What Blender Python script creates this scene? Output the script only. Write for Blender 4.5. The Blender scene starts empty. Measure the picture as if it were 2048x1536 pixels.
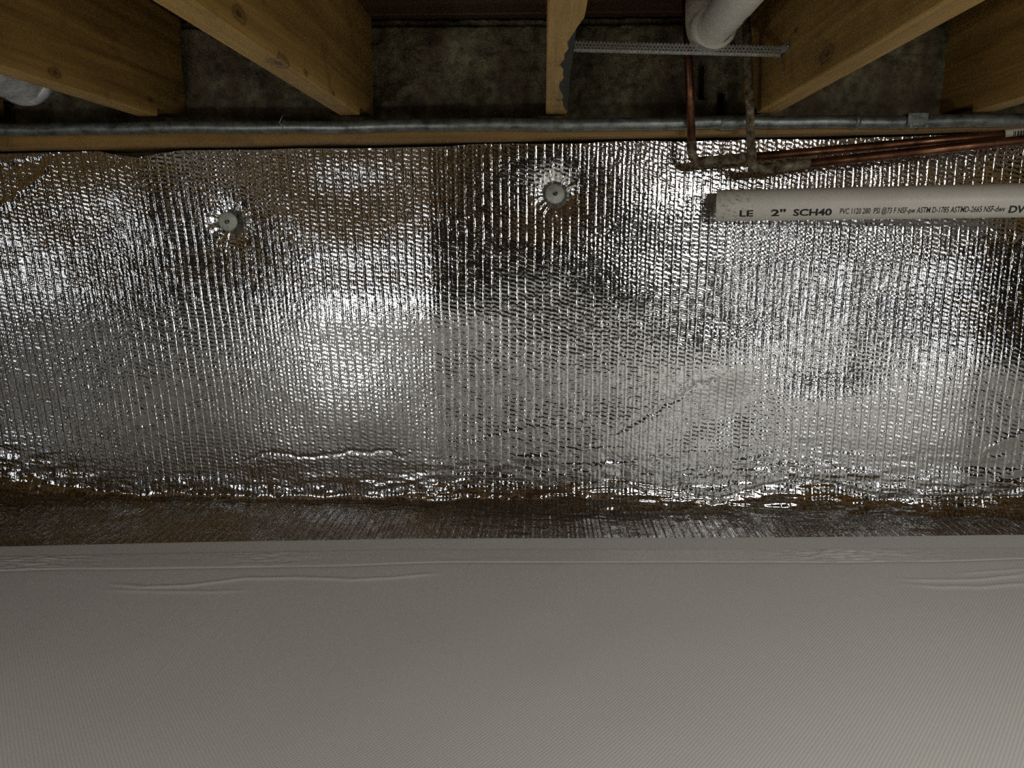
import bpy, bmesh, math, random
import numpy as np
from mathutils import Vector, Matrix

random.seed(4); rng = np.random.default_rng(7)
S = bpy.context.scene
COL = S.collection

# ------------------------------------------------------------------ camera
F = 1500.0                                   # focal length in pixels of the 2048 px wide frame
H = 0.584                                    # camera height above the floor
PITCH, YAW, ROLL = math.radians(10.9), math.radians(2.33), math.radians(0.1)
cam = bpy.data.cameras.new('camera'); cam.sensor_width = 36; cam.lens = 36 * F / 2048
cam.clip_start = 0.02
co = bpy.data.objects.new('camera', cam); COL.objects.link(co)
R = Matrix.Rotation(YAW, 3, 'Z') @ Matrix.Rotation(math.pi / 2 - PITCH, 3, 'X') @ Matrix.Rotation(ROLL, 3, 'Z')
co.matrix_world = Matrix.Translation((0, 0, H)) @ R.to_4x4()
S.camera = co

# ------------------------------------------------------------------ light and exposure
w = bpy.data.worlds.new('world'); S.world = w; w.use_nodes = True
w.node_tree.nodes['Background'].inputs[0].default_value = (0.9, 0.95, 1, 1)
w.node_tree.nodes['Background'].inputs[1].default_value = 0.004
S.view_settings.view_transform = 'Standard'; S.view_settings.look = 'None'
S.view_settings.exposure = 0.0; S.view_settings.gamma = 1; S.view_settings.use_curve_mapping = False

def lamp(name, loc, target, sx, sy, watts, color):
    l = bpy.data.lights.new(name, 'AREA'); l.shape = 'RECTANGLE'; l.size = sx; l.size_y = sy
    l.energy = watts; l.color = color
    o = bpy.data.objects.new(name, l); COL.objects.link(o); o.location = loc
    o.rotation_euler = (Vector(target) - Vector(loc)).to_track_quat('-Z', 'Y').to_euler()
    return o
WHITE = (0.97, 0.98, 1.0)
lamp('floor_fill', (0.75, -0.15, 0.79), (0.65, 0.10, 0.0), 0.40, 0.25, 9.2, (1.0, 1.0, 0.98))  # added overhead fill, out of view, brightens the floor sheet
lamp('work_light', (-0.95, -0.35, 0.38), (-0.5, 1.6, 0.3), 0.05, 0.66, 0.7, WHITE)
lamp('work_light', (1.45, -0.55, 0.36), (0.8, 1.6, 0.4), 0.08, 0.40, 0.32, WHITE)
lamp('work_light', (-2.35, -0.30, 0.38), (-1.0, 1.6, 0.4), 0.09, 0.30, 0.7, WHITE)
lamp('side_light', (2.60, 0.80, 0.50), (0.0, 1.2, 0.4), 0.20, 0.10, 3.0, (1.0, 0.99, 0.95))
def bulb(loc, watts, r):
    l = bpy.data.lights.new('bulb', 'POINT'); l.energy = watts; l.shadow_soft_size = r; l.color = WHITE
    o = bpy.data.objects.new('bulb', l); COL.objects.link(o); o.location = loc
bulb((-0.86, 0.02, 0.24), 6.5, 0.045)
bulb((1.50, -0.35, 0.22), 2.4, 0.05)
S.cycles.use_denoising = False
S.cycles.sample_clamp_indirect = 1.1
S.cycles.blur_glossy = 2.0

# ------------------------------------------------------------------ helpers
def ray(px, py):
    return R @ Vector(((px - 1024) / F, (768 - py) / F, -1.0))
def at_y(px, py, Y):                          # the point seen at a pixel on the vertical plane y = Y
    d = ray(px, py); t = Y / d.y
    return Vector((d.x * t, Y, H + d.z * t))
def at_z(px, py, Z):                          # ... on the level plane z = Z
    d = ray(px, py); t = (Z - H) / d.z
    return Vector((d.x * t, d.y * t, Z))
def proj(p):
    q = R.transposed() @ (Vector(p) - Vector((0, 0, H)))
    return 1024 - F * q.x / q.z, 768 + F * q.y / q.z

def link(name, me, mats, parent=None, smooth=False):
    for m in (mats if isinstance(mats, (list, tuple)) else [mats]):
        me.materials.append(m)
    if smooth:
        me.polygons.foreach_set('use_smooth', np.ones(len(me.polygons), dtype=bool))
    o = bpy.data.objects.new(name, me); COL.objects.link(o)
    if parent: o.parent = parent
    return o
def tag(o, label=None, cat=None, group=None, kind=None):
    for k, v in (('label', label), ('category', cat), ('group', group), ('kind', kind)):
        if v: o[k] = v
    return o
def thing(name, loc, label, cat, group=None):
    o = bpy.data.objects.new(name, None); COL.objects.link(o); o.location = loc
    o.empty_display_size = 0.05
    return tag(o, label, cat, group)
def adopt(child, root):                       # parent without moving (roots are only translated)
    child.parent = root; child.location = child.location - root.location
    return child
def bm_mesh(bm, name='mesh'):
    me = bpy.data.meshes.new(name); bm.normal_update(); bm.to_mesh(me); bm.free(); return me
def box_bm(x0, x1, y0, y1, z0, z1, bevel=0.0, seg=1, bm=None):
    bm = bm or bmesh.new()
    r = bmesh.ops.create_cube(bm, size=1.0)
    for v in r['verts']:
        v.co = Vector((x0 + (v.co.x + .5) * (x1 - x0), y0 + (v.co.y + .5) * (y1 - y0), z0 + (v.co.z + .5) * (z1 - z0)))
    if bevel:
        es = list({e for v in r['verts'] for e in v.link_edges})
        bmesh.ops.bevel(bm, geom=es, offset=bevel, segments=seg, affect='EDGES')
    return bm
def grid_mesh(P, name='grid', uv=None):
    """P: (rows, cols, 3) array -> mesh of quads, optional uv (rows, cols, 2)"""
    r, c = P.shape[:2]
    me = bpy.data.meshes.new(name)
    me.vertices.add(r * c); me.vertices.foreach_set('co', P.reshape(-1).astype(np.float32))
    i = (np.arange(r - 1)[:, None] * c + np.arange(c - 1)[None, :])
    q = np.stack([i, i + 1, i + c + 1, i + c], -1).reshape(-1, 4).astype(np.int32)
    n = len(q)
    me.loops.add(n * 4); me.loops.foreach_set('vertex_index', q.reshape(-1))
    me.polygons.add(n); me.polygons.foreach_set('loop_start', (np.arange(n) * 4).astype(np.int32))
    if uv is not None:
        l = me.uv_layers.new(name='UVMap')
        l.data.foreach_set('uv', uv.reshape(-1, 2)[q.reshape(-1)].reshape(-1).astype(np.float32))
    me.update(calc_edges=True); me.validate()
    return me
def tube_bm(path, rad, seg=16, bm=None, caps=True):
    """swept round tube; rad a number or one per point"""
    bm = bm or bmesh.new()
    path = [Vector(p) for p in path]; n = len(path)
    rads = rad if isinstance(rad, (list, tuple)) else [rad] * n
    t = (path[1] - path[0]).normalized()
    u = t.orthogonal().normalized(); rings = []
    for k, p in enumerate(path):
        a = path[max(0, k - 1)]; b = path[min(n - 1, k + 1)]
        tt = (b - a).normalized() if (b - a).length > 1e-9 else t
        u = (u - tt * u.dot(tt)).normalized(); v = tt.cross(u); t = tt
        rings.append([bm.verts.new(p + (u * math.cos(2 * math.pi * j / seg) + v * math.sin(2 * math.pi * j / seg)) * rads[k]) for j in range(seg)])
    for a, b in zip(rings, rings[1:]):
        for j in range(seg):
            bm.faces.new((a[j], a[(j + 1) % seg], b[(j + 1) % seg], b[j]))
    if caps:
        bm.faces.new(list(reversed(rings[0]))); bm.faces.new(rings[-1])
    return bm
def vnoise(x, y, seed=0):
    """smooth value noise in -1..1 on arrays"""
    tab = np.random.default_rng(seed).uniform(-1, 1, (257, 257))
    xi = np.floor(x).astype(int); yi = np.floor(y).astype(int)
    fx = x - xi; fy = y - yi
    fx = fx * fx * fx * (fx * (6 * fx - 15) + 10); fy = fy * fy * fy * (fy * (6 * fy - 15) + 10)
    g = lambda a, b: tab[a % 257, b % 257]
    return (g(xi, yi) * (1 - fx) + g(xi + 1, yi) * fx) * (1 - fy) + (g(xi, yi + 1) * (1 - fx) + g(xi + 1, yi + 1) * fx) * fy

# ------------------------------------------------------------------ materials
class NT:
    def __init__(s, name):
        s.m = bpy.data.materials.new(name); s.m.use_nodes = True
        s.t = s.m.node_tree; s.b = s.t.nodes['Principled BSDF']
    def n(s, typ, props=None, **ins):
        nd = s.t.nodes.new(typ)
        for k, v in (props or {}).items(): setattr(nd, k, v)
        for k, v in ins.items():
            key = int(k[1:]) if k[0] == '_' and k[1:].isdigit() else k.replace('_', ' ')
            s.set(nd.inputs[key], v)
        return nd
    def set(s, inp, v):
        if hasattr(v, 'node'): s.t.links.new(v, inp)
        else: inp.default_value = v
    def math(s, op, a, b=0.0, c=0.0):
        nd = s.t.nodes.new('ShaderNodeMath'); nd.operation = op
        for i, v in enumerate((a, b, c)): s.set(nd.inputs[i], v)
        return nd.outputs[0]
    def noise(s, vec, scale=5, detail=4, rough=.55, dist=0.0):
        return s.n('ShaderNodeTexNoise', None, Vector=vec, Scale=scale, Detail=detail, Roughness=rough, Distortion=dist).outputs['Fac']
    def map(s, vec, scale=(1, 1, 1), loc=(0, 0, 0)):
        return s.n('ShaderNodeMapping', None, Vector=vec, Scale=scale, Location=loc).outputs[0]
    def obj(s): return s.n('ShaderNodeTexCoord').outputs['Object']
    def uv(s): return s.n('ShaderNodeTexCoord').outputs['UV']
    def world(s): return s.n('ShaderNodeNewGeometry').outputs['Position']
    def ramp(s, fac, stops):
        nd = s.t.nodes.new('ShaderNodeValToRGB'); s.set(nd.inputs[0], fac)
        e = nd.color_ramp.elements
        while len(e) < len(stops): e.new(0.5)
        for el, (p, c) in zip(e, stops):
            el.position = p; el.color = (*c, 1) if len(c) == 3 else c
        return nd.outputs[0]
    def mix(s, fac, a, b, blend='MIX'):
        nd = s.t.nodes.new('ShaderNodeMix'); nd.data_type = 'RGBA'; nd.blend_type = blend
        s.set(nd.inputs[0], fac); s.set(nd.inputs[6], a if hasattr(a, 'node') else (*a, 1)); s.set(nd.inputs[7], b if hasattr(b, 'node') else (*b, 1))
        return nd.outputs[2]
    def bump(s, h, strength=.5, dist=.001, normal=None):
        nd = s.n('ShaderNodeBump', None, Height=h, Strength=strength, Distance=dist)
        if normal is not None: s.set(nd.inputs['Normal'], normal)
        return nd.outputs[0]
    def out(s, **kw):
        for k, v in kw.items():
            s.set(s.b.inputs[k.replace('_', ' ')], (*v, 1) if isinstance(v, tuple) and len(v) == 3 else v)
        return s.m

def m_plain(name, col, rough=.5, metal=0.0, noise=0.0, scale=60):
    t = NT(name)
    if noise:
        f = t.noise(t.world(), scale, 5)
        c = t.ramp(f, [(.3, tuple(x * (1 - noise) for x in col)), (.7, tuple(min(1, x * (1 + noise)) for x in col))])
        return t.out(Base_Color=c, Roughness=rough, Metallic=metal, Normal=t.bump(f, .25, .001))
    return t.out(Base_Color=col, Roughness=rough, Metallic=metal)

def m_wood(name, dark, light, knots=True, along='y', seed=0.0, spots=()):
    t = NT(name)
    sc = {'y': (1, .045, 1), 'x': (.045, 1, 1)}[along]
    p = t.map(t.world(), sc, (seed, seed * 1.7, seed * .6))
    a = t.noise(p, 26, 5, .6, .6)
    b = t.noise(p, 120, 3, .6)
    big = t.noise(t.world(), 3.2, 3)
    f = t.math('ADD', t.math('MULTIPLY', a, .6), t.math('ADD', t.math('MULTIPLY', b, .22), t.math('MULTIPLY', big, .25)))
    c = t.ramp(f, [(.36, dark), (.52, tuple((x + y) / 2 for x, y in zip(dark, light))), (.66, light)])
    if knots:
        v = t.n('ShaderNodeTexVoronoi', None, Vector=t.map(t.world(), (3.1, 2.1, 5.0) if along == 'y' else (2.1, 3, 5), (seed, .3, .8)), Scale=1.0, Randomness=1.0).outputs['Distance']
        k = t.ramp(v, [(.045, (1, 1, 1)), (.10, (0, 0, 0))])
        c = t.mix(t.math('MULTIPLY', k, .75), c, tuple(x * .25 for x in dark))
    for p, r_ in spots:
        q = t.n('ShaderNodeVectorMath', {'operation': 'SUBTRACT'}, _0=t.world(), _1=tuple(p)).outputs[0]
        q = t.map(q, (1, .45, 1))
        ds = t.math('ADD', t.n('ShaderNodeVectorMath', {'operation': 'LENGTH'}, _0=q).outputs['Value'], t.math('MULTIPLY', t.math('SUBTRACT', t.noise(t.world(), 60, 3), .5), r_ * .9))
        k = t.ramp(t.math('DIVIDE', ds, r_), [(.25, (1, 1, 1)), (.5, (.25, .25, .25)), (.7, (.8, .8, .8)), (1, (0, 0, 0))])
        c = t.mix(t.math('MULTIPLY', k, .8), c, tuple(x * .2 for x in dark))
    d = t.noise(t.world(), 14, 5)
    c = t.mix(t.ramp(d, [(.56, (0, 0, 0)), (.75, (.5, .5, .5))]), c, tuple(x * .45 for x in dark))
    return t.out(Base_Color=c, Roughness=.62, Normal=t.bump(f, .35, .0015))

W_SILL = m_wood('sill_wood', (.15, .075, .016), (.32, .18, .045), along='x', seed=3.0)
W_PLANK = m_wood('plank_wood', (.06, .028, .014), (.14, .07, .035), along='x', seed=5.0)
def at_x(px, py, Xp):
    d = ray(px, py); t = Xp / d.x
    return Vector((Xp, d.y * t, H + d.z * t))
_x3 = at_y(1112, 235, 1.56).x
_spots = [(at_z(556, 126, H + .24), .016), (at_x(478, 28, _x3 - .406 + .0205), .012), (at_x(612, 146, _x3 - .406 + .0205), .006), (at_x(667, 186, _x3 - .406 + .0205), .006),
          (at_x(1654, 108, _x3 + .406 - .0205), .015), (at_x(1592, 60, _x3 + .406 - .0205), .006), (at_x(110, 146, _x3 - .812 + .0205), .009), (at_x(302, 200, _x3 - .812 + .0205), .007), (at_z(1118, 200, H + .24), .007)]
W_JOIST = m_wood('joist_pine', (.17, .088, .014), (.48, .295, .078), spots=_spots)
BARK = m_plain('bark', (.03, .03, .022), .9, 0, .6, 90)
COPPER = None
def m_copper():
    t = NT('copper'); f = t.noise(t.world(), 30, 5)
    c = t.ramp(f, [(.35, (.07, .028, .015)), (.6, (.22, .10, .05)), (.75, (.34, .17, .09))])
    r = t.ramp(f, [(.3, (.5,) * 3), (.7, (.28,) * 3)])
    return t.out(Base_Color=c, Metallic=.9, Roughness=r, Normal=t.bump(f, .15, .001))
COPPER = m_copper()
def m_corroded():
    t = NT('corroded_copper'); f = t.noise(t.world(), 70, 6, .65)
    c = t.ramp(f, [(.38, (.03, .020, .010)), (.48, (.12, .080, .040)), (.58, (.16, .155, .10)), (.68, (.34, .30, .21))])
    return t.out(Base_Color=c, Metallic=.15, Roughness=.8, Normal=t.bump(f, .9, .003))
CORRODED = m_corroded()
def m_galv():
    t = NT('galvanised_steel'); f = t.noise(t.world(), 45, 6, .6); g = t.noise(t.map(t.world(), (.2, 1, 1)), 160, 3)
    c = t.ramp(t.math('ADD', t.math('MULTIPLY', f, .7), t.math('MULTIPLY', g, .3)), [(.34, (.08, .088, .078)), (.5, (.22, .24, .22)), (.68, (.36, .385, .36))])
    return t.out(Base_Color=c, Metallic=.75, Roughness=.42, Normal=t.bump(f, .3, .001))
GALV = m_galv()
def m_pvc(name, col, dirt):
    t = NT(name); f = t.noise(t.world(), 120, 5, .7); g = t.noise(t.world(), 16, 4)
    d = t.ramp(f, [(.62 - .14 * dirt, (0, 0, 0)), (.72 - .06 * dirt, (1, 1, 1))])
    c = t.mix(t.math('MULTIPLY', d, dirt), t.ramp(g, [(.3, tuple(x * .86 for x in col)), (.7, col)]), (.10, .075, .045))
    return t.out(Base_Color=c, Roughness=.42, Normal=t.bump(f, .08, .0006))
PVC = m_pvc('white_pvc', (.74, .71, .62), .10)
PVC_D = m_pvc('dusty_pvc', (.72, .69, .60), .75)
INK = m_plain('black_print', (.02, .02, .022), .6)
INK_R = m_plain('brown_print', (.12, .06, .045), .6)
PAPER = m_plain('label_paper', (.62, .60, .48), .7)
WASHER = m_plain('zinc_washer', (.47, .48, .41), .55, .35, .2, 160)
DUCT = m_plain('duct_metal', (.52, .53, .52), .45, .35, .35, 40)

STRAP = m_plain('dull_zinc_strap', (.36, .36, .33), .5, .25, .3, 200)
def m_concrete():
    t = NT('old_concrete'); a = t.noise(t.world(), 9, 8, .62); b = t.noise(t.world(), 55, 5, .65)
    c = t.ramp(a, [(.34, (.035, .028, .014)), (.46, (.155, .137, .075)), (.6, (.25, .225, .13)), (.75, (.36, .33, .21))])
    c = t.mix(.75, c, t.ramp(b, [(.35, (.25, .25, .25)), (.55, (1, 1, 1)), (.7, (1.5, 1.5, 1.45))]), 'MULTIPLY')
    st = t.noise(t.map(t.world(), (6, 1, .8)), 2.2, 4)
    c = t.mix(t.ramp(st, [(.52, (0, 0, 0)), (.68, (.6, .6, .6))]), c, (.10, .055, .035))
    h = t.math('ADD', t.math('MULTIPLY', a, .5), t.math('MULTIPLY', b, .5))
    return t.out(Base_Color=c, Roughness=.92, Normal=t.bump(h, 1.0, .014))
CONCRETE = m_concrete()
SOIL = m_plain('soil', (.10, .075, .05), .95, 0, .4, 20)

def m_foil():
    t = NT('foil_facing'); uv = t.uv()
    f = t.noise(t.map(uv, (1, .8, 1)), 420, 2, .6)
    g = t.noise(uv, 170, 3, .6)
    h = t.math('ADD', t.math('MULTIPLY', f, .35), t.math('MULTIPLY', g, .65))
    z = t.n('ShaderNodeSeparateXYZ', None, Vector=t.world()).outputs[2]
    n = t.bump(h, t.n('ShaderNodeMapRange', None, Value=z, _1=.012, _2=.05, _3=.06, _4=.20).outputs[0], .0022)
    return t.out(Base_Color=(.70, .70, .69), Metallic=1.0, Roughness=.11, Normal=n)
FOIL = m_foil()

def m_barrier():
    t = NT('woven_white_film'); uv = t.uv()
    sx = t.n('ShaderNodeSeparateXYZ', None, Vector=uv)
    x, y = sx.outputs[0], sx.outputs[1]
    k = 2 * math.pi / .0052
    wv = t.math('MULTIPLY', t.math('SINE', t.math('MULTIPLY', x, k)), t.math('SINE', t.math('MULTIPLY', y, k * .8)))
    st = t.noise(t.map(uv, (1, .02, 1)), 130, 2, .5)
    line = t.ramp(st, [(.62, (0, 0, 0)), (.72, (1, 1, 1))])
    msk = t.ramp(t.noise(uv, 3, 2), [(.4, (0, 0, 0)), (.62, (1, 1, 1))])
    h = t.math('ADD', t.math('MULTIPLY', wv, .3), t.math('MULTIPLY', t.math('MULTIPLY', line, msk), .5))
    big = t.noise(uv, 2.2, 2)
    c = t.ramp(big, [(.35, (.735, .725, .675)), (.65, (.775, .765, .715))])
    c = t.mix(t.ramp(t.noise(uv, 260, 2), [(.80, (0, 0, 0)), (.84, (.6, .6, .6))]), c, (.16, .14, .11))
    return t.out(Base_Color=c, Roughness=.46, Normal=t.bump(h, .55, .0009))
BARRIER = m_barrier()
TAPE = m_plain('white_tape', (.72, .71, .655), .27)
HEM = m_plain('smooth_film', (.71, .70, .645), .48)

# ------------------------------------------------------------------ the setting
YW = 1.60                                     # foil plane
ZJ = H + 0.240                                # underside of the joists
ZT = ZJ + 0.214                               # their top = underside of the planks
X3 = at_y(1112, 235, 1.56).x
SP = 0.406; JW = 0.041

def struct(name, me, mat, parent=None, smooth=False):
    o = link(name, me, mat, parent, smooth)
    if not parent: o['kind'] = 'structure'
    return o
struct('floor', bm_mesh(box_bm(-4.6, 4.6, -5.2, 1.9, -.20, -.012)), SOIL)
# far wall: rough concrete above the sill (fine grid), plain below it behind the foil
xs = np.concatenate([np.linspace(-4.6, -1.4, 60)[:-1], np.arange(-1.4, 1.3, .0045), np.linspace(1.3, 4.6, 60)])
zs = np.linspace(ZJ - .014, ZT - .004, 64)
X, Z = np.meshgrid(xs, zs)
YU = 1.66
Yc = YU + .003 * vnoise(X * 9, Z * 14, 1) + .003 * vnoise(X * 28, Z * 40, 2) + .0022 * vnoise(X * 70, Z * 80, 3)
Yc += .005 * np.clip(1 - np.abs(vnoise(X * 11 + .4 * vnoise(X * 30, Z * 30, 5), Z * 17, 4)) / .07, 0, 1)
ledge = np.clip((Z - (ZT - .022)) / .006, 0, 1)
Yc += ledge * .016
Yc += .016 * np.clip(vnoise(X * 17, Z * 23, 9) - .45, 0, 1)
for (ax_, ay_, bx_, by_, dp) in ((1399, 125, 1416, 196, .05), (1437, 182, 1456, 240, .05), (-40, 200, 20, 262, .06), (232, 225, 262, 234, .012)):
    A, B = at_y(ax_, by_, YU), at_y(bx_, ay_, YU)
    Yc += dp * np.clip(np.minimum(np.minimum(X - A.x, B.x - X), np.minimum(Z - A.z, B.z - Z)) / .004 + .5 + .4 * vnoise(X * 90, Z * 90, 6), 0, 1)
Yc = np.maximum(Yc, YU - .004)
front = np.stack([X, Yc, Z], -1)
back = np.stack([X[-1:], np.full_like(X[-1:], 1.95), Z[-1:]], -1)
wall = struct('wall_back', grid_mesh(np.concatenate([front, back])), CONCRETE, smooth=True)
struct('wall_lower', bm_mesh(box_bm(-4.6, 4.6, 1.66, 1.95, -.012, ZJ - .012)), CONCRETE)
struct('wall_left', bm_mesh(box_bm(-4.8, -4.6, -5.2, 1.95, -.2, ZT + .1)), CONCRETE)
struct('wall_right', bm_mesh(box_bm(4.6, 4.8, -5.2, 1.95, -.2, ZT + .1)), CONCRETE)
struct('wall_front', bm_mesh(box_bm(-4.8, 4.8, -5.4, -5.2, -.2, ZT + .1)), CONCRETE)
ceil = struct('ceiling', bm_mesh(box_bm(-4.7, 4.7, -5.2, 1.95, ZT + .022, ZT + .06)), W_PLANK)
plank = bm_mesh(box_bm(-4.6, 4.6, -.069, .069, 0, .021, .003))
plank.materials.append(W_PLANK)
for k in range(50):
    o = bpy.data.objects.new('plank', plank); COL.objects.link(o); o.parent = ceil
    o.location = (0, 1.86 - .142 * k, ZT)

# joists
def joist_mesh(x, wane=False):
    ys = [1.668, 1.536] + list(np.arange(1.535, .3, -.03)) + [0, -5.15]
    bm = bmesh.new(); rings = []
    hw = JW / 2
    for y in ys:
        c = 0.0; d = 0.0
        if wane:
            s = max(0.0, min(1.0, (y - .90) / .12)) * max(0.0, min(1.0, (1.52 - y) / .22))
            c = s * (.0155 + .003 * math.sin(y * 41) + .002 * math.sin(y * 97)); d = s * (.040 + .006 * math.sin(y * 23 + 1))
        j = .0006 * math.sin(y * 31 + x * 20); nt = .016 if y > 1.5355 else 0.0
        pts = [(x - hw + .002, ZJ + nt), (x - hw, ZJ + .002 + nt), (x - hw + j, ZT - .0005), (x + hw, ZT - .0005),
               (x + hw, ZJ + .002 + d + nt), (x + hw - .002 - c * .45 - .0, ZJ + d * .55 + .0005 + nt), (x + hw - .0025 - c, ZJ + nt)]
        rings.append([bm.verts.new((a, y, b)) for a, b in pts])
    n = len(rings[0])
    for i, (a, b) in enumerate(zip(rings, rings[1:])):
        for k in range(n):
            f = bm.faces.new((a[k], a[(k + 1) % n], b[(k + 1) % n], b[k]))
            if wane and k in (4, 5) and .90 < (ys[i] + ys[i + 1]) / 2 < 1.52: f.material_index = 1
    bm.faces.new(rings[0]); bm.faces.new(list(reversed(rings[-1])))
    bmesh.ops.recalc_face_normals(bm, faces=bm.faces)
    return bm_mesh(bm)
LAB = {-2: 'leftmost yellow-brown floor joist, its end hiding part of the grey duct',
       -1: 'yellow-brown floor joist with a knotty lower edge, second from the left',
       0: 'pale floor joist seen from straight below, with a bark-edged right corner',
       1: 'yellow-brown floor joist right of the slanting white pipe, holding a strap end',
       2: 'dark shadowed floor joist at the far right above the copper pipes'}
JOIST = {}
for k in range(-9, 11):
    x = X3 + k * SP
    if abs(x) > 4.4: continue
    me = joist_mesh(x, k == 0)
    if k in LAB:
        o = tag(link('floor_joist', me, [W_JOIST, BARK]), LAB[k], 'joist', 'floor joists overhead'); JOIST[k] = o
    else:
        o = link('joist', me, [W_JOIST, BARK], ceil)

# sill plate under the joists
zsl, zsr = ZJ - .052, ZJ - .040
batten_z = lambda x: ZJ - .0415 + .0150 * x
bm = box_bm(-4.5, 4.5, 1.556, 1.655, ZJ - .05, ZJ - .012)
bmesh.ops.subdivide_edges(bm, edges=[e for e in bm.edges if abs((e.verts[0].co - e.verts[1].co).x) > 1], cuts=90)
for vv in bm.verts:
    if vv.co.z < ZJ - .03:
        vv.co.z = ZJ - .0415 + .0150 * max(-2.0, min(1.8, vv.co.x)) + .0010 * math.sin(vv.co.x * 9) + .0007 * math.sin(vv.co.x * 23)
        vv.co.z = min(vv.co.z, ZJ - .014)
sill = tag(link('timber_batten', bm_mesh(bm), W_SILL), 'long orange-brown timber batten between the steel conduit and the foil', 'batten')

# ------------------------------------------------------------------ foil insulation: one sheet, wall then floor
P = .0180
du, dv = .0012, .0027
u = np.arange(-1.62, 1.50, du)
FLOORZ = 0.001
knx = [at_y(a, b, YW) for a, b in ((-400, 940), (0, 930), (110, 962), (210, 998), (320, 986), (420, 996), (600, 998), (740, 1000), (850, 978), (960, 966), (1080, 956), (1240, 960), (1330, 978), (1440, 992), (1520, 968), (1600, 952), (1680, 966), (1740, 984), (1900, 986), (2000, 976), (2048, 962), (2400, 970))]
rb = np.interp(u, [p.x for p in knx], [max(.014, p.z - FLOORZ) for p in knx])
k = np.ones(15) / 15; rb = np.convolve(np.pad(rb, 7, mode='edge'), k, 'valid')
ztop = np.minimum(ZJ - .0415 + .0150 * u, ZJ - .014) - .003 - .0025 * (1 + vnoise(u * 14, u * 0, 21)) - .012 * np.clip(1 - np.abs((u - at_y(295, 300, YW).x) / .09), 0, 1)
v = np.arange(0, 1.065, dv)                    # arc length from the top edge
U, V = np.meshgrid(u, v)
Lw = (ztop - (FLOORZ + rb))[None, :]; Rb = rb[None, :]; arc = Rb * math.pi / 2
ang = np.clip((V - Lw) / Rb, 0, math.pi / 2)
w_wall = np.minimum(V, Lw); w_fl = np.maximum(V - Lw - arc, 0)
Yb = YW - Rb + Rb * np.cos(ang) - w_fl
Zb = ztop[None, :] - w_wall - Rb * np.sin(ang)
Ny = -np.cos(ang); Nz = np.sin(ang)
wallness = np.cos(ang)
# lean of the left half of the sheet
lean = .055 * np.clip((-.15 - U) / .4, 0, 1)
Xb = U + lean * (w_wall - .35)
# broad undulation of the wall part, as slope dy/dx integrated along x
def sstep(a, b, t):
    t = np.clip((t - a) / (b - a), 0, 1); return t * t * (3 - 2 * t)
slope = .014 * vnoise(U * 3.1, V * 1.5, 31) + .012 * vnoise(U * 7.0, V * 2.6, 32)
def facet(x0, x1, soft, s0, s1):
    m = sstep(x0 - soft, x0 + soft, U) * (1 - sstep(x1 - soft, x1 + soft, U))
    return m * (s0 + (s1 - s0) * np.clip((U - x0) / (x1 - x0), 0, 1)), m
FACETS = [(-.49, -.235, .012, .022, -.070), (-.222, .02, .02, .012, -.02), (.37, .63, .05, .065, .0), (.65, .90, .02, -.09, -.05)]
for a in FACETS:
    s, m = facet(*a); slope = slope * (1 - .6 * m) + s
macro = np.cumsum(slope, axis=1) * du
macro -= macro.mean(axis=1, keepdims=True)
macro = np.clip(macro, -.03, .03)
macro += .006 * vnoise(U * 2.2, V * 4.0, 33) + .003 * vnoise(U * 5, V * 9, 34)
# fasteners pull the sheet in, with radiating creases
FAST = [at_y(456, 443, YW - .004), at_y(1110, 388, YW - .004)]
dent = np.zeros_like(U); rad = np.zeros_like(U)
for i, p in enumerate(FAST):
    dx, dz = Xb - p.x, Zb - p.z
    r = np.hypot(dx, dz); th = np.arctan2(dz, dx)
    dent += -.009 * np.exp(-(r / .030) ** 2) - .004 * np.exp(-(r / .09) ** 2)
    rad += .0024 * np.exp(-((r - .026) / .020) ** 2) * np.clip(vnoise(th * 6.5 + 40, r * 9, 50 + i) * 1.8 - .3, 0, 1) * (r > .015)
# creases on the lower wall
crease = np.zeros_like(U)
def add_crease(pts, amp, wid):
    global crease
    q = [at_y(a, b, YW) for a, b in pts]
    order = sorted(q, key=lambda p: p.x)
    xs_ = np.array([p.x for p in order]); zs_ = np.array([p.z for p in order])
    zc = np.interp(Xb, xs_, zs_) + .004 * vnoise(Xb * 60, Xb * 0, 61)
    fade = sstep(xs_[0], xs_[0] + .05, Xb) * (1 - sstep(xs_[-1] - .05, xs_[-1], Xb))
    sl = np.gradient(zs_.astype(float), xs_).mean()
    d = (Zb - zc) / math.sqrt(1 + sl * sl)
    crease += amp * fade * np.exp(-(d / wid) ** 2) * (ang <= 0)
add_crease([(470, 925), (540, 906), (620, 916), (700, 906), (780, 906), (830, 925)], -.0011, .004)
add_crease([(900, 900), (1010, 868), (1120, 850)], .0006, .004)
add_crease([(1200, 880), (1300, 828), (1400, 768), (1470, 745)], -.0011, .006)
add_crease([(1100, 935), (1230, 930), (1380, 905), (1520, 900)], .0005, .005)
add_crease([(1330, 965), (1450, 935), (1560, 905), (1640, 908), (1940, 915), (2048, 905)], .0009, .007)
add_crease([(1930, 920), (1990, 880), (2080, 850)], .0009, .007)
add_crease([(-60, 905), (60, 930), (140, 955), (220, 985), (300, 1000)], .0014, .007)
add_crease([(-60, 460), (60, 370), (120, 305)], .0012, .008)
add_crease([(-60, 330), (40, 318), (110, 296)], .0014, .007)
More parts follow.
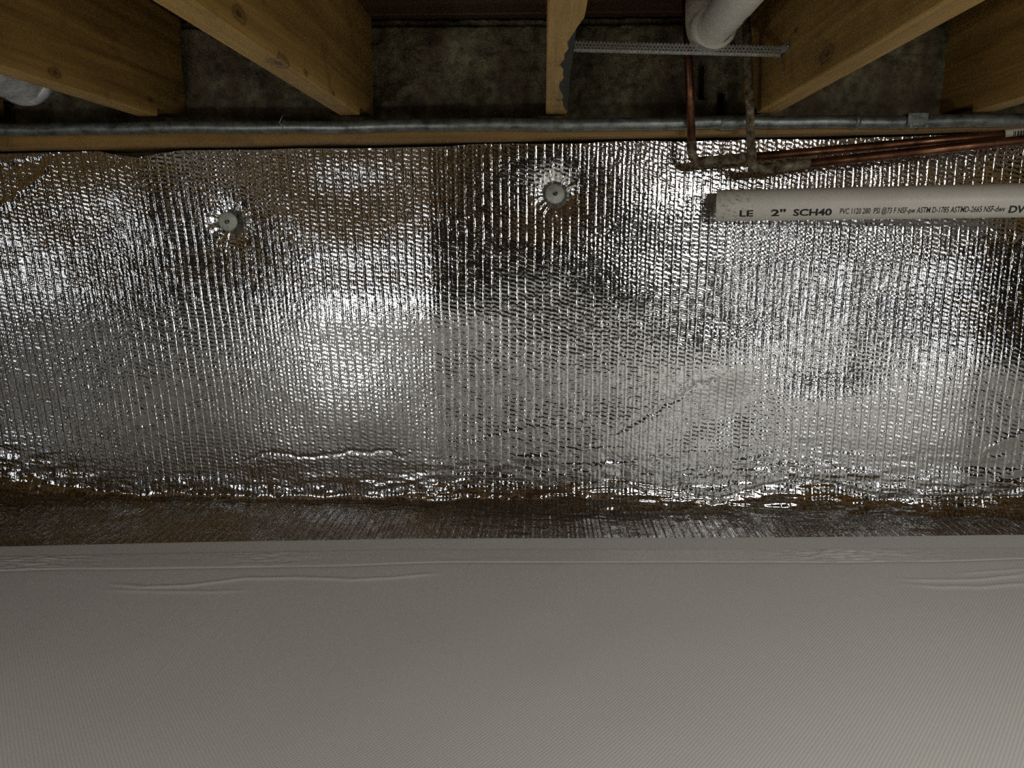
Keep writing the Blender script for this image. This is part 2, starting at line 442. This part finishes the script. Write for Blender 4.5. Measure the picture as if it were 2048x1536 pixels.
def add_kink(pts, k):
    global crease
    q = sorted([at_y(a, b, YW) for a, b in pts], key=lambda p: p.x)
    xs_ = np.array([p.x for p in q]); zs_ = np.array([p.z for p in q])
    zc = np.interp(Xb, xs_, zs_) + .003 * vnoise(Xb * 45, Xb * 0, 62)
    fade = sstep(xs_[0], xs_[0] + .08, Xb) * (1 - sstep(xs_[-1] - .05, xs_[-1], Xb))
    crease += k * fade * np.clip(zc - Zb, 0, .09) * (ang <= 0)
add_kink([(1330, 965), (1450, 935), (1560, 905), (1640, 908), (1940, 915), (2200, 905)], .10)
add_kink([(-200, 905), (60, 930), (140, 955), (220, 985), (300, 1000)], .12)
add_kink([(1180, 885), (1300, 828), (1400, 768), (1520, 730)], -.05)
# wrinkles in the bend
bend = np.exp(-((V - Lw - arc * .5) / (.035 + arc * .6)) ** 2)
wr = bend * (.0030 * vnoise(U * 13, V * 60, 71) + .0017 * vnoise(U * 40, V * 150, 72))
flo = sstep(0, .02, w_fl) * (.0016 * vnoise(U * 10, V * 12, 73) + .0012 * vnoise(U * 34, V * 30, 74))
# woven facing: ribs every 18 mm, a finer wavy one between, curls across
ph = U / P + .05 * vnoise(U * 6, V * 22, 81)
fr = ph - np.floor(ph); colid = np.floor(ph)
d0 = np.minimum(fr, 1 - fr) * P
rib = np.exp(-(d0 / (.00125 + .0008 * sstep(0, .02, V - Lw - arc))) ** 2) * (.72 + .30 * np.sin(2 * np.pi * V / .0088 + colid * 1.9) + .45 * vnoise(U * 300, V * 130, 82))
fr2 = fr - .5 + .10 * np.sin(2 * np.pi * V / .0092 + colid * 2.4)
rib2 = np.exp(-(fr2 * P / .0017) ** 2) * (.75 + .5 * vnoise(colid * 3.3, V * 70, 83))
curl = np.sin(2 * np.pi * (V / .0088 - .55 * fr + .5 * np.mod(np.sin(colid * 12.9898) * 437.58, 1.0) + .25 * vnoise(colid * 1.7, V * 40, 84))) * np.sin(np.pi * fr) ** .7
onfl = sstep(-.01, .02, w_fl - .0001 + (V - Lw - arc) * (w_fl <= 0))
fine = .00020 * vnoise(U * 190, V * 190, 86)
weave = (.00080 + .0010 * onfl) * rib + (.00034 + .0001 * onfl) * rib2 + (.00043 - .00033 * onfl) * curl * (.7 + .6 * vnoise(U * 90, V * 90, 85)) + fine * (1 - .6 * onfl)
disp = weave + rad + crease + wr + flo + (dent - macro) * wallness
Pf = np.stack([Xb, Yb + Ny * disp, Zb + Nz * disp], -1)
foil = link('foil_insulation', grid_mesh(Pf, 'foil', np.stack([U, V], -1)), FOIL, smooth=True)
tag(foil, 'crinkled silver ribbed foil insulation sheet hanging on the wall and folding onto the floor', 'insulation')

# ------------------------------------------------------------------ white vapour barrier over the floor
def curve_px(pts):                            # a line on the floor given by pixels -> y as a function of x
    q = [at_z(a, b, .006) for a, b in pts]
    return np.array([p.x for p in q]), np.array([p.y for p in q])
ex, ey = curve_px([(-500, 1107), (0, 1097), (250, 1092), (500, 1087), (800, 1081), (1024, 1079), (1500, 1079), (2048, 1074), (2500, 1070)])
tx, ty = curve_px([(-500, 1127), (0, 1117), (160, 1114), (500, 1108), (700, 1104), (900, 1101), (1024, 1100), (1400, 1102), (1700, 1101), (2048, 1099), (2500, 1097)])
bx, by = curve_px([(-500, 1152), (0, 1147), (120, 1143), (220, 1144), (400, 1141), (560, 1138), (700, 1136), (830, 1130), (900, 1128), (1024, 1128), (1500, 1128), (1700, 1129), (1900, 1127), (2048, 1122), (2500, 1118)])
def sm(x, a, b):
    x = np.asarray(x); d = .02
    return sum(np.interp(x + o, a, b) for o in (-2 * d, -d, 0, d, 2 * d)) / 5
xs = np.concatenate([np.linspace(-4.5, -1.5, 25)[:-1], np.arange(-1.5, 1.4, .007), np.linspace(1.4, 4.5, 26)])
ws = np.concatenate([np.arange(0, .34, .0032), np.linspace(.34, 1.1, 60)[1:], np.linspace(1.1, 6.4, 40)[1:]])
X, Wd = np.meshgrid(xs, ws)
E = sm(X, ex, ey); Y = E - Wd
def ridge(pts, amp, wid):
    q = [at_z(a, b, .006) for a, b in pts]
    a = np.array([p.x for p in q]); b = np.array([p.y for p in q])
    yc = np.interp(X, a, b) + .0015 * vnoise(X * 40, X * 0, 91)
    fade = sstep(a[0], a[0] + .06, X) * (1 - sstep(a[-1] - .06, a[-1], X))
    return amp * fade * np.exp(-((Y - yc) / wid) ** 2)
Zs = .0065 + .0012 * (1 + vnoise(X * 3, Y * 3, 92)) + .0005 * vnoise(X * 11, Y * 9, 93)
Zs += ridge([(205, 1168), (290, 1178), (380, 1174), (480, 1160), (600, 1157), (700, 1161), (790, 1157), (900, 1146)], .0022, .0045)
Zs += ridge([(190, 1180), (300, 1186), (420, 1186), (520, 1182)], .0012, .005)
Zs += ridge([(1780, 1160), (1900, 1163), (1970, 1160), (2080, 1148)], .0022, .0045)
Zs += ridge([(1780, 1168), (1880, 1176), (1960, 1176), (2090, 1166)], .0020, .005)
Zs += ridge([(1890, 1150), (1960, 1146), (2090, 1138)], .0014, .004)
Zs -= .0040 * np.exp(-(Wd / .006) ** 2)
sheet_root = thing('vapor_barrier', (0, 1.0, 0), 'pale grey-white woven plastic sheet covering the floor, taped along its edge', 'plastic sheet')
hem_w = (E - sm(X, bx, by))
me = grid_mesh(np.stack([X, Y, Zs], -1)[::-1], 'barrier', np.stack([X, Y], -1)[::-1])
adopt(link('sheet', me, BARRIER, smooth=True), sheet_root)
xs2 = np.concatenate([np.linspace(-4.4, -1.5, 20)[:-1], np.arange(-1.5, 1.4, .004), np.linspace(1.4, 4.4, 20)])
def strip(top, bot, n, lift, wr_amp, seed, name, mat, wrk=None):
    t = np.linspace(0, 1, n); X2, T = np.meshgrid(xs2, t)
    Y2 = top(X2) * (1 - T) + bot(X2) * T
    edge = np.exp(-(T / .04) ** 2) + np.exp(-((1 - T) / .04) ** 2)
    Z2 = .0065 + .0012 * (1 + vnoise(X2 * 3, Y2 * 3, 92)) + .0005 * vnoise(X2 * 11, Y2 * 9, 93) + lift
    Z2 = Z2 + wr_amp * vnoise(X2 * 14, Y2 * 70, seed)
    if wrk is not None: Z2 = Z2 + wrk(X2, Y2, T)
    Z2 = Z2 - .0011 * edge * (name == 'tape_strip') - .0004 * edge
    m2 = grid_mesh(np.stack([X2, Y2, Z2], -1)[::-1], name, np.stack([X2, Y2], -1)[::-1])
    return adopt(link(name, m2, mat, smooth=True), sheet_root)
hem = strip(lambda x: sm(x, ex, ey) + .003, lambda x: sm(x, tx, ty) - .012, 14, .0012, .0001, 95, 'hem', HEM)
hem['label'] = 'smooth unwoven edge band of the sheet'
def tape_wr(x, y, t):
    k = 0
    for c, wd, a in ((at_z(1680, 1110, 0).x, .13, .0022), (at_z(90, 1125, 0).x, .10, .0012), (at_z(560, 1115, 0).x, .07, .0010), (at_z(1420, 1110, 0).x, .05, .0004)):
        k = k + a * np.exp(-((x - c) / wd) ** 2) * (vnoise(x * 35 + t * 6, y * 190 + x * 25, 97) + .6 * vnoise(x * 90, y * 260, 98))
    return k * np.sin(np.pi * np.clip(t, 0, 1)) ** .5
tape = strip(lambda x: sm(x, tx, ty), lambda x: sm(x, bx, by), 40, .0028, .0002, 96, 'tape_strip', TAPE, tape_wr)
tape['label'] = 'glossy strip of wrinkled white seam tape'

# ------------------------------------------------------------------ fasteners
for i, (p, lab) in enumerate(zip(FAST, ('round zinc washer pin pressed into the foil at left, under the second joist', 'round zinc washer pin pressed into the foil near the middle, under the pale joist'))):
    loc = Vector((p.x, YW - .006, p.z))
    t = thing('insulation_washer', loc, lab, 'fastener', 'washers pinning the foil')
    bm = bmesh.new(); prof = [(.0052, -.0052), (.0058, -.0050), (.012, -.0040), (.0175, -.0022), (.0196, -.0010), (.0200, .0004), (.0196, .0010)]
    seg = 40; rings = []
    for r_, y_ in prof:
        rings.append([bm.verts.new((r_ * math.cos(2 * math.pi * j / seg), y_ , r_ * math.sin(2 * math.pi * j / seg))) for j in range(seg)])
    for a, b in zip(rings, rings[1:]):
        for j in range(seg): bm.faces.new((a[j], b[j], b[(j + 1) % seg], a[(j + 1) % seg]))
    bm.faces.new(rings[-1]); bmesh.ops.recalc_face_normals(bm, faces=bm.faces)
    o = link('washer_plate', bm_mesh(bm), WASHER, t, smooth=True)
    o.rotation_euler = ((.10, 0, .16), (-.12, 0, .05))[i]
    bm = tube_bm([(0, .030, 0), (0, -.0030, 0), (0, -.0062, 0), (0, -.0070, 0)], [.0014, .0026, .0026, .0016], 14)
    link('pin', bm_mesh(bm), GALV, t, smooth=True).rotation_euler = o.rotation_euler

# ------------------------------------------------------------------ steel conduit along the sill
c0, c1 = at_y(-300, 261.5, 1.540), at_y(2400, 237, 1.540)
cd = (c1 - c0).normalized()
def on_conduit(px):
    lo, hi = 0.0, (c1 - c0).length
    for _ in range(50):
        m = (lo + hi) / 2
        if proj(c0 + cd * m)[0] < px: lo = m
        else: hi = m
    return c0 + cd * lo
t = thing('steel_conduit', on_conduit(1024), 'long dull grey steel conduit running across below the joists', 'pipe')
CR = .0118
path = [c0 + (c1 - c0) * (i / 60) + Vector((0, 0, .0012 * math.sin(i * .5) + .0008 * math.sin(i * 1.3))) for i in range(61)]
adopt(link('conduit_tube', bm_mesh(tube_bm(path, CR, 20)), GALV, smooth=True), t)
def sleeve(name, px0, px1, r, mat=GALV, par=t, seg=20):
    a, b = on_conduit(px0), on_conduit(px1)
    e = (b - a) * .06
    return adopt(link(name, bm_mesh(tube_bm([a, a + e, b - e, b], [r * .93, r, r, r * .93], seg)), mat, smooth=True), par)
sleeve('coupling', 1440, 1476, CR + .0016)
sleeve('coupling', 1708, 1717, CR + .0024)
# twisted tie wire
a = on_conduit(568)
pts = []
for i in range(25):
    g = i / 24 * 2 * math.pi
    pts.append(a + Vector((.003 * math.sin(g * .5), -math.cos(g) * (CR + .0012), math.sin(g) * (CR + .0012))))
pts += [a + Vector((-.004, -.014, .006)), a + Vector((.004, -.016, .020))]
adopt(link('tie_wire', bm_mesh(tube_bm(pts, .0011, 8)), GALV, smooth=True), t)
# clamp with two feet
a = on_conduit(1828)
bm = bmesh.new()
prof = [(-.016, .0165), (-.0165, .004), (-.0165, -.008), (-.012, -.0145)]
for y0, z0, y1, z1 in [(-.0150, .0115, .008, .0130), (-.0165, -.009, -.0150, .0130)]:
    box_bm(-.019, .019, y0, y1, z0, z1, .0006, bm=bm)
for sx in (-1, 1):
    box_bm(sx * .0145 - .004, sx * .0145 + .004, -.0180, -.0150, -.0150, -.006, .0006, bm=bm)
box_bm(-.0105, .0105, -.0175, -.0150, -.0100, -.004, .0006, bm=bm)
o = link('clamp', bm_mesh(bm), GALV); o.location = a; adopt(o, t)
for sx in (-1, 1):
    bm = tube_bm([(0, .0, 0), (0, -.004, 0)], [.0035, .0028], 10)
    s = link('screw', bm_mesh(bm), GALV, o); s.location = (sx * .0145, -.0180, -.0125)

# ------------------------------------------------------------------ copper pipes
def arc_pts(c, a, b, n=8):                   # smooth corner from a to b round corner c
    return [(a * (1 - s) ** 2 + c * 2 * s * (1 - s) + b * s * s) for s in [i / n for i in range(n + 1)]]
def copper(label, top, corner, right, rad, fit0, fit1, riser_mat, sticker=False):
    dv_ = (top - corner).normalized(); dh = (right - corner).normalized()
    t = thing('copper_pipe', corner, label, 'pipe', 'copper water pipes')
    adopt(link('riser', bm_mesh(tube_bm([top, corner + dv_ * .03], rad, 16)), riser_mat, smooth=True), t)
    e0, e1 = corner + dv_ * .020, corner + dh * .020
    pth = [corner + dv_ * .040, corner + dv_ * .038, corner + dv_ * .024] + arc_pts(corner, e0, e1) + [corner + dh * .024, corner + dh * .038, corner + dh * .040]
    rr = [rad * 1.0, rad * 1.22, rad * 1.22] + [rad * 1.12] * 9 + [rad * 1.22, rad * 1.22, rad * 1.0]
    adopt(link('elbow', bm_mesh(tube_bm(pth, rr, 16)), CORRODED, smooth=True), t)
    adopt(link('run', bm_mesh(tube_bm([corner + dh * .03, right], rad, 16)), COPPER, smooth=True), t)
    adopt(link('fitting', bm_mesh(tube_bm([corner + dh * fit0, corner + dh * (fit0 + .003), corner + dh * (fit1 - .003), corner + dh * fit1], [rad * 1.0, rad * 1.14, rad * 1.14, rad * 1.0], 16)), CORRODED, smooth=True), t)
    return t, dh
YA, YB = 1.516, 1.492
tA, dA = copper('upper copper pipe with a clean reddish riser and a paper sticker at its right end', at_y(1370, -60, YA), at_y(1385, 325, YA), at_y(2420, 232, YA - .10), .0080, .04, .115, COPPER)
tB, dB = copper('lower copper pipe with a green-grey corroded riser, closest to the white pipe', at_y(1489, -60, YB), at_y(1504, 340, YB), at_y(2420, 238, YB - .10), .0080, .04, .105, CORRODED)
def along(p0, d, px):
    lo, hi = 0.0, 2.0
    for _ in range(50):
        m = (lo + hi) / 2
        if proj(p0 + d * m)[0] < px: lo = m
        else: hi = m
    return p0 + d * lo
cA = at_y(1385, 325, YA)
a, b = along(cA, dA, 2007), along(cA, dA, 2075)
lab = adopt(link('paper_sticker', bm_mesh(tube_bm([a, b], .0084, 16, caps=False)), PAPER, smooth=True), tA)
lab['label'] = 'white paper sticker with a barcode'
bm = bmesh.new(); s = .012
side = Vector((0, -1, -.35)).normalized(); up = dA.cross(side).normalized()
random.seed(3)
while s < (b - a).length - .004:
    wd = random.choice((.0012, .002, .0032))
    for q in range(4):
        th0, th1 = -.75 + q * .33, -.75 + (q + 1) * .33
        vs = []
        for ss, tt in ((s, th0), (s + wd, th0), (s + wd, th1), (s, th1)):
            vs.append(bm.verts.new(a + dA * ss + (side * math.cos(tt) + up * math.sin(tt)) * .00865))
        bm.faces.new(vs)
    s += wd + random.choice((.0012, .0022))
me = bm_mesh(bm)
o = adopt(link('barcode', me, INK), tA); o.parent = lab; o.location = (0, 0, 0)
for vv in me.vertices: pass

# ------------------------------------------------------------------ white plastic drain pipe with print
p0, p1 = at_y(1433, 411.5, 1.553), at_y(2300, 396, 1.375)
PR = .0302
ax = (p1 - p0).normalized()
root = thing('drain_pipe', p0, 'straight white plastic pipe with black lettering, lying across the foil at right', 'pipe')
bm = bmesh.new()
Lp = (p1 - p0).length
tube_bm([p0 + ax * s for s in (0, .002)] + [p0 + ax * (Lp * i / 24) for i in range(1, 25)], [PR - .001] + [PR] * 25, 48, bm, caps=False)
tube_bm([p0 + ax * s for s in (0, .25)], [PR - .001, PR - .005], 48, bm, caps=False)
bmesh.ops.create_circle(bm, cap_ends=True, segments=48, radius=PR - .004, matrix=Matrix.Translation(p0 + ax * .10) @ ax.to_track_quat('Z', 'Y').to_matrix().to_4x4())
adopt(link('pipe_wall', bm_mesh(bm), PVC, smooth=True), root)
# dusty glue-stained end
e = adopt(link('stained_end', bm_mesh(tube_bm([p0 + ax * s for s in (.0004, .003, .03, .068, .070)], [PR - .0006, PR + .0003, PR + .0003, PR + .0003, PR], 48, caps=False)), PVC_D, smooth=True), root)
e['label'] = 'dusty stained cut end of the pipe'
view = (Vector((0, 0, H)) - (p0 + p1) / 2); view = (view - ax * view.dot(ax)).normalized()
upv = ax.cross(view)
if upv.z < 0: upv = -upv
def pipe_text(body, px0, px1, height, ang0, mat, parent, base, axis, vw, upd, rad, name, font_shear=0.0, bold=0.0):
    cu = bpy.data.curves.new('lettering', 'FONT'); cu.body = body; cu.size = 1.0; cu.resolution_u = 3; cu.offset = bold
    tmp = bpy.data.objects.new('lettering', cu); COL.objects.link(tmp)
    dg = bpy.context.evaluated_depsgraph_get()
    me = bpy.data.meshes.new_from_object(tmp.evaluated_get(dg))
    bpy.data.objects.remove(tmp); bpy.data.curves.remove(cu)
    bm = bmesh.new(); bm.from_mesh(me)
    xs_ = [v_.co.x for v_ in bm.verts]; ys_ = [v_.co.y for v_ in bm.verts]
    for cut in np.linspace(min(ys_), max(ys_), 9)[1:-1]:
        bmesh.ops.bisect_plane(bm, geom=bm.verts[:] + bm.edges[:] + bm.faces[:], plane_co=(0, cut, 0), plane_no=(0, 1, 0))
    s0 = (along(base, axis, px0) - base).length; s1 = (along(base, axis, px1) - base).length
    x0, x1 = min(xs_), max(xs_)
    for v_ in bm.verts:
        sx = s0 + (v_.co.x - x0) / (x1 - x0) * (s1 - s0)
        th = ang0 + v_.co.y / .70 * height / rad
        v_.co = base + axis * sx + (vw * math.cos(th) + upd * math.sin(th)) * (rad + .00035)
    me2 = bm_mesh(bm)
    o = adopt(link(name, me2, mat), parent); return o
LB = -math.radians(44)
for body, a, b, h_, bold in (('LE', 1480, 1507, .0135, .03), ("2''", 1542, 1571, .0140, .03), ('SCH40', 1586, 1662, .0140, .03),
                       ('PVC 1120 280  PSI @73 F NSF-pw ASTM D-1785 ASTMD-2665 NSF-dwv', 1678, 2003, .0115, .010), ('DWV', 2011, 2068, .0140, .03)):
    pipe_text(body, a, b, h_, LB + (.09 if h_ < .012 else 0), INK, root, p0, ax, view, upv, PR, 'lettering', bold=bold)

# ------------------------------------------------------------------ white pipe with elbow up in the joist bay
zc = H + .325 + .031
q0 = at_z(1432, 52, zc); q0 = Vector((q0.x, q0.y, zc))
root2 = thing('elbow_pipe', q0, 'slanting white plastic pipe with an elbow, resting on the perforated strap', 'pipe')
r2 = .0302
far = Vector((q0.x, -1.5, zc))
adopt(link('pipe_wall', bm_mesh(tube_bm([q0 + Vector((0, .03, 0)), q0, far], r2, 40)), PVC, smooth=True), root2)
ry = q0.y + .062
cn = Vector((q0.x - .004, ry, zc))
a_, b_ = cn + Vector((0, -.045, 0)), cn + Vector((-.002, 0, .045))
pth = [q0 + Vector((0, -.004, 0)), q0 + Vector((0, -.0035, 0)), a_] + arc_pts(cn, a_, b_, 10)[1:] + [cn + Vector((-.002, 0, .075))]
rr = [.0315, .0368, .0368] + [.0360] * 10 + [.0368]
adopt(link('elbow', bm_mesh(tube_bm(pth, rr, 40)), PVC, smooth=True), root2)
adopt(link('riser', bm_mesh(tube_bm([cn + Vector((-.002, 0, .06)), Vector((cn.x - .002, ry, ZT - .002))], r2, 32)), PVC, smooth=True), root2)
# faint brown factory marks along the pipe
bm = bmesh.new(); random.seed(5)
th = -math.pi / 2 + .42
def mark(s, wd, dth, th0):
    vs = []
    for ss, tt in ((s, th0), (s + wd, th0), (s + wd, th0 + dth), (s, th0 + dth)):
        vs.append(bm.verts.new(Vector((q0.x, q0.y - ss, zc)) + Vector((math.cos(tt), 0, math.sin(tt))) * (r2 + .0003)))
    bm.faces.new(vs)
s = .006
while s < .052:
    mark(s, .0022, .12, th); mark(s + .0005, .0014, .09, th + .17)
    s += .0042
adopt(link('lettering', bm_mesh(bm), INK_R), root2); bm = bmesh.new()
s = .056
while s < .085:
    mark(s, .0014, .09, th + .05); s += .0036
adopt(link('lettering', bm_mesh(bm), INK_R), root2); bm = bmesh.new()
for s in (.120, .127, .136, .143): mark(s, .004, .16, th + .06)
adopt(link('lettering', bm_mesh(bm), INK_R), root2)

# ------------------------------------------------------------------ perforated strap between two joists
sa = at_y(1150, 89, 1.376); sb = at_y(1583, 100, 1.376)
sa.x = X3 + JW / 2 + .001; xb = X3 + SP - JW / 2 - .001
sb = sa + (sb - sa) * ((xb - .006 - sa.x) / (sb.x - sa.x))
L = (sb - sa).length; d = (sb - sa).normalized()
t = thing('perforated_strap', sa, 'thin perforated metal strap spanning two joists under the white elbow', 'strap')
def perforated(hw_, pitch, hole, bm, e_up, off):
    n = int(L / pitch)
    for i in range(n):
        c = sa + d * ((i + .5) * L / n) + off
        hx = L / n / 2
        outer = []; inner = []
        for j in range(8):
            g = math.pi / 8 + j * math.pi / 4
            cx, cz = math.cos(g), math.sin(g); m = max(abs(cx), abs(cz))
            outer.append(bm.verts.new(c + d * (cx / m * hx) + e_up * (cz / m * hw_)))
            inner.append(bm.verts.new(c + d * (cx * hole) + e_up * (cz * hole)))
        for j in range(8):
            bm.faces.new((outer[j], outer[(j + 1) % 8], inner[(j + 1) % 8], inner[j]))
bm = bmesh.new()
e1 = Vector((0, .12, 1)).normalized()
perforated(.0066, .0060, .0017, bm, e1, Vector((0, 0, 0)))
bmesh.ops.remove_doubles(bm, verts=bm.verts, dist=.00005)
o = adopt(link('strap_web', bm_mesh(bm), STRAP), t)
so = o.modifiers.new('thickness', 'SOLIDIFY'); so.thickness = .0008
bm = bmesh.new(); e2 = Vector((0, .5, -1)).normalized()
perforated(.0020, .0090, .0008, bm, e2, Vector((0, 0, -.0066)) + e2 * .0022)
bmesh.ops.remove_doubles(bm, verts=bm.verts, dist=.00005)
for off in (Vector((0, -.0004, -.0068)), Vector((0, .002, -.0106))):
    tube_bm([sa + off, sb + off], .0008, 6, bm)
o = adopt(link('strap_flange', bm_mesh(bm), STRAP), t)
# bent end tab with its nail on the right-hand joist
bm = bmesh.new()
pt = [sb, sb + Vector((.0035, -.010, .001)), sb + Vector((.0052, -.022, .002))]
for p, q in zip(pt, pt[1:]):
    bm.faces.new([bm.verts.new(x) for x in (p + Vector((0, 0, -.0062)), q + Vector((0, 0, -.0058)), q + Vector((0, 0, .0062)), p + Vector((0, 0, .0062)))])
bmesh.ops.remove_doubles(bm, verts=bm.verts, dist=.0002)
o = adopt(link('end_tab', bm_mesh(bm), STRAP), t)
so = o.modifiers.new('thickness', 'SOLIDIFY'); so.thickness = .0012; so.offset = 0
n_ = link('nail', bm_mesh(tube_bm([(0, 0, 0), (-.0016, 0, 0), (-.004, 0, 0)], [.0042, .0042, .0030], 12)), GALV)
n_.location = (xb, pt[2].y + .004, pt[2].z); adopt(n_, t)
pts = [sb + Vector((0, -.001, -.008)), sb + Vector((.001, -.003, -.016)), sb + Vector((.0035, -.004, -.026)), sb + Vector((.004, -.004, -.034)), sb + Vector((.0036, -.004, -.046))]
adopt(link('loose_tail', bm_mesh(tube_bm(pts, [.0012, .0012, .001, .0008, .0006], 6)), GALV, smooth=True), t)

# ------------------------------------------------------------------ grey duct end at the far left
c = at_y(26, 139, 1.44)
root3 = thing('duct', c, 'crinkled grey metal duct end showing below the leftmost joist', 'duct')
def duct_ring(prof, name, mat, seg=56):
    bm = bmesh.new(); rings = []
    for y_, r_ in prof:
        ring = []
        for j in range(seg):
            g = 2 * math.pi * j / seg
            rr_ = r_ + .0016 * math.sin(g * 5 + y_ * 90) * (name == 'duct_wall')
            ring.append(bm.verts.new(c + Vector((rr_ * math.cos(g), y_, rr_ * math.sin(g)))))
        rings.append(ring)
    for a, b in zip(rings, rings[1:]):
        for j in range(seg): bm.faces.new((a[j], a[(j + 1) % seg], b[(j + 1) % seg], b[j]))
    return adopt(link(name, bm_mesh(bm), mat, smooth=True), root3)
duct_ring([(-.9, .050)] + [(-.9 + .02 * i, .052 + .0015 * (i % 2)) for i in range(1, 46)] + [(.02, .054)], 'duct_wall', DUCT)
duct_ring([(.015, .053), (.018, .0580), (.026, .0600), (.034, .0590), (.038, .0545), (.040, .052), (.03, .051)], 'collar', DUCT)
cap = bmesh.new(); bmesh.ops.create_circle(cap, cap_ends=True, segments=48, radius=.052, matrix=Matrix.Translation(c + Vector((0, .03, 0))) @ Matrix.Rotation(math.pi / 2, 4, 'X'))
adopt(link('end_cap', bm_mesh(cap), DUCT), root3)

# ------------------------------------------------------------------ thin wire in front of the foil at the right edge
a, b = at_y(2026, 489, YW - .02), at_y(2085, 428, YW - .16)
wire = link('loose_wire', bm_mesh(tube_bm([a, a * .5 + b * .5 + Vector((0, 0, .002)), b], .0014, 8)), m_plain('wire_metal', (.30, .26, .21), .5, .6), smooth=True)
tag(wire, 'short thin brownish wire poking out at the right edge below the lettered pipe', 'wire')
print('tris', sum(len(o.data.loop_triangles) or len(o.data.polygons) * 2 for o in COL.objects if o.type == 'MESH'))
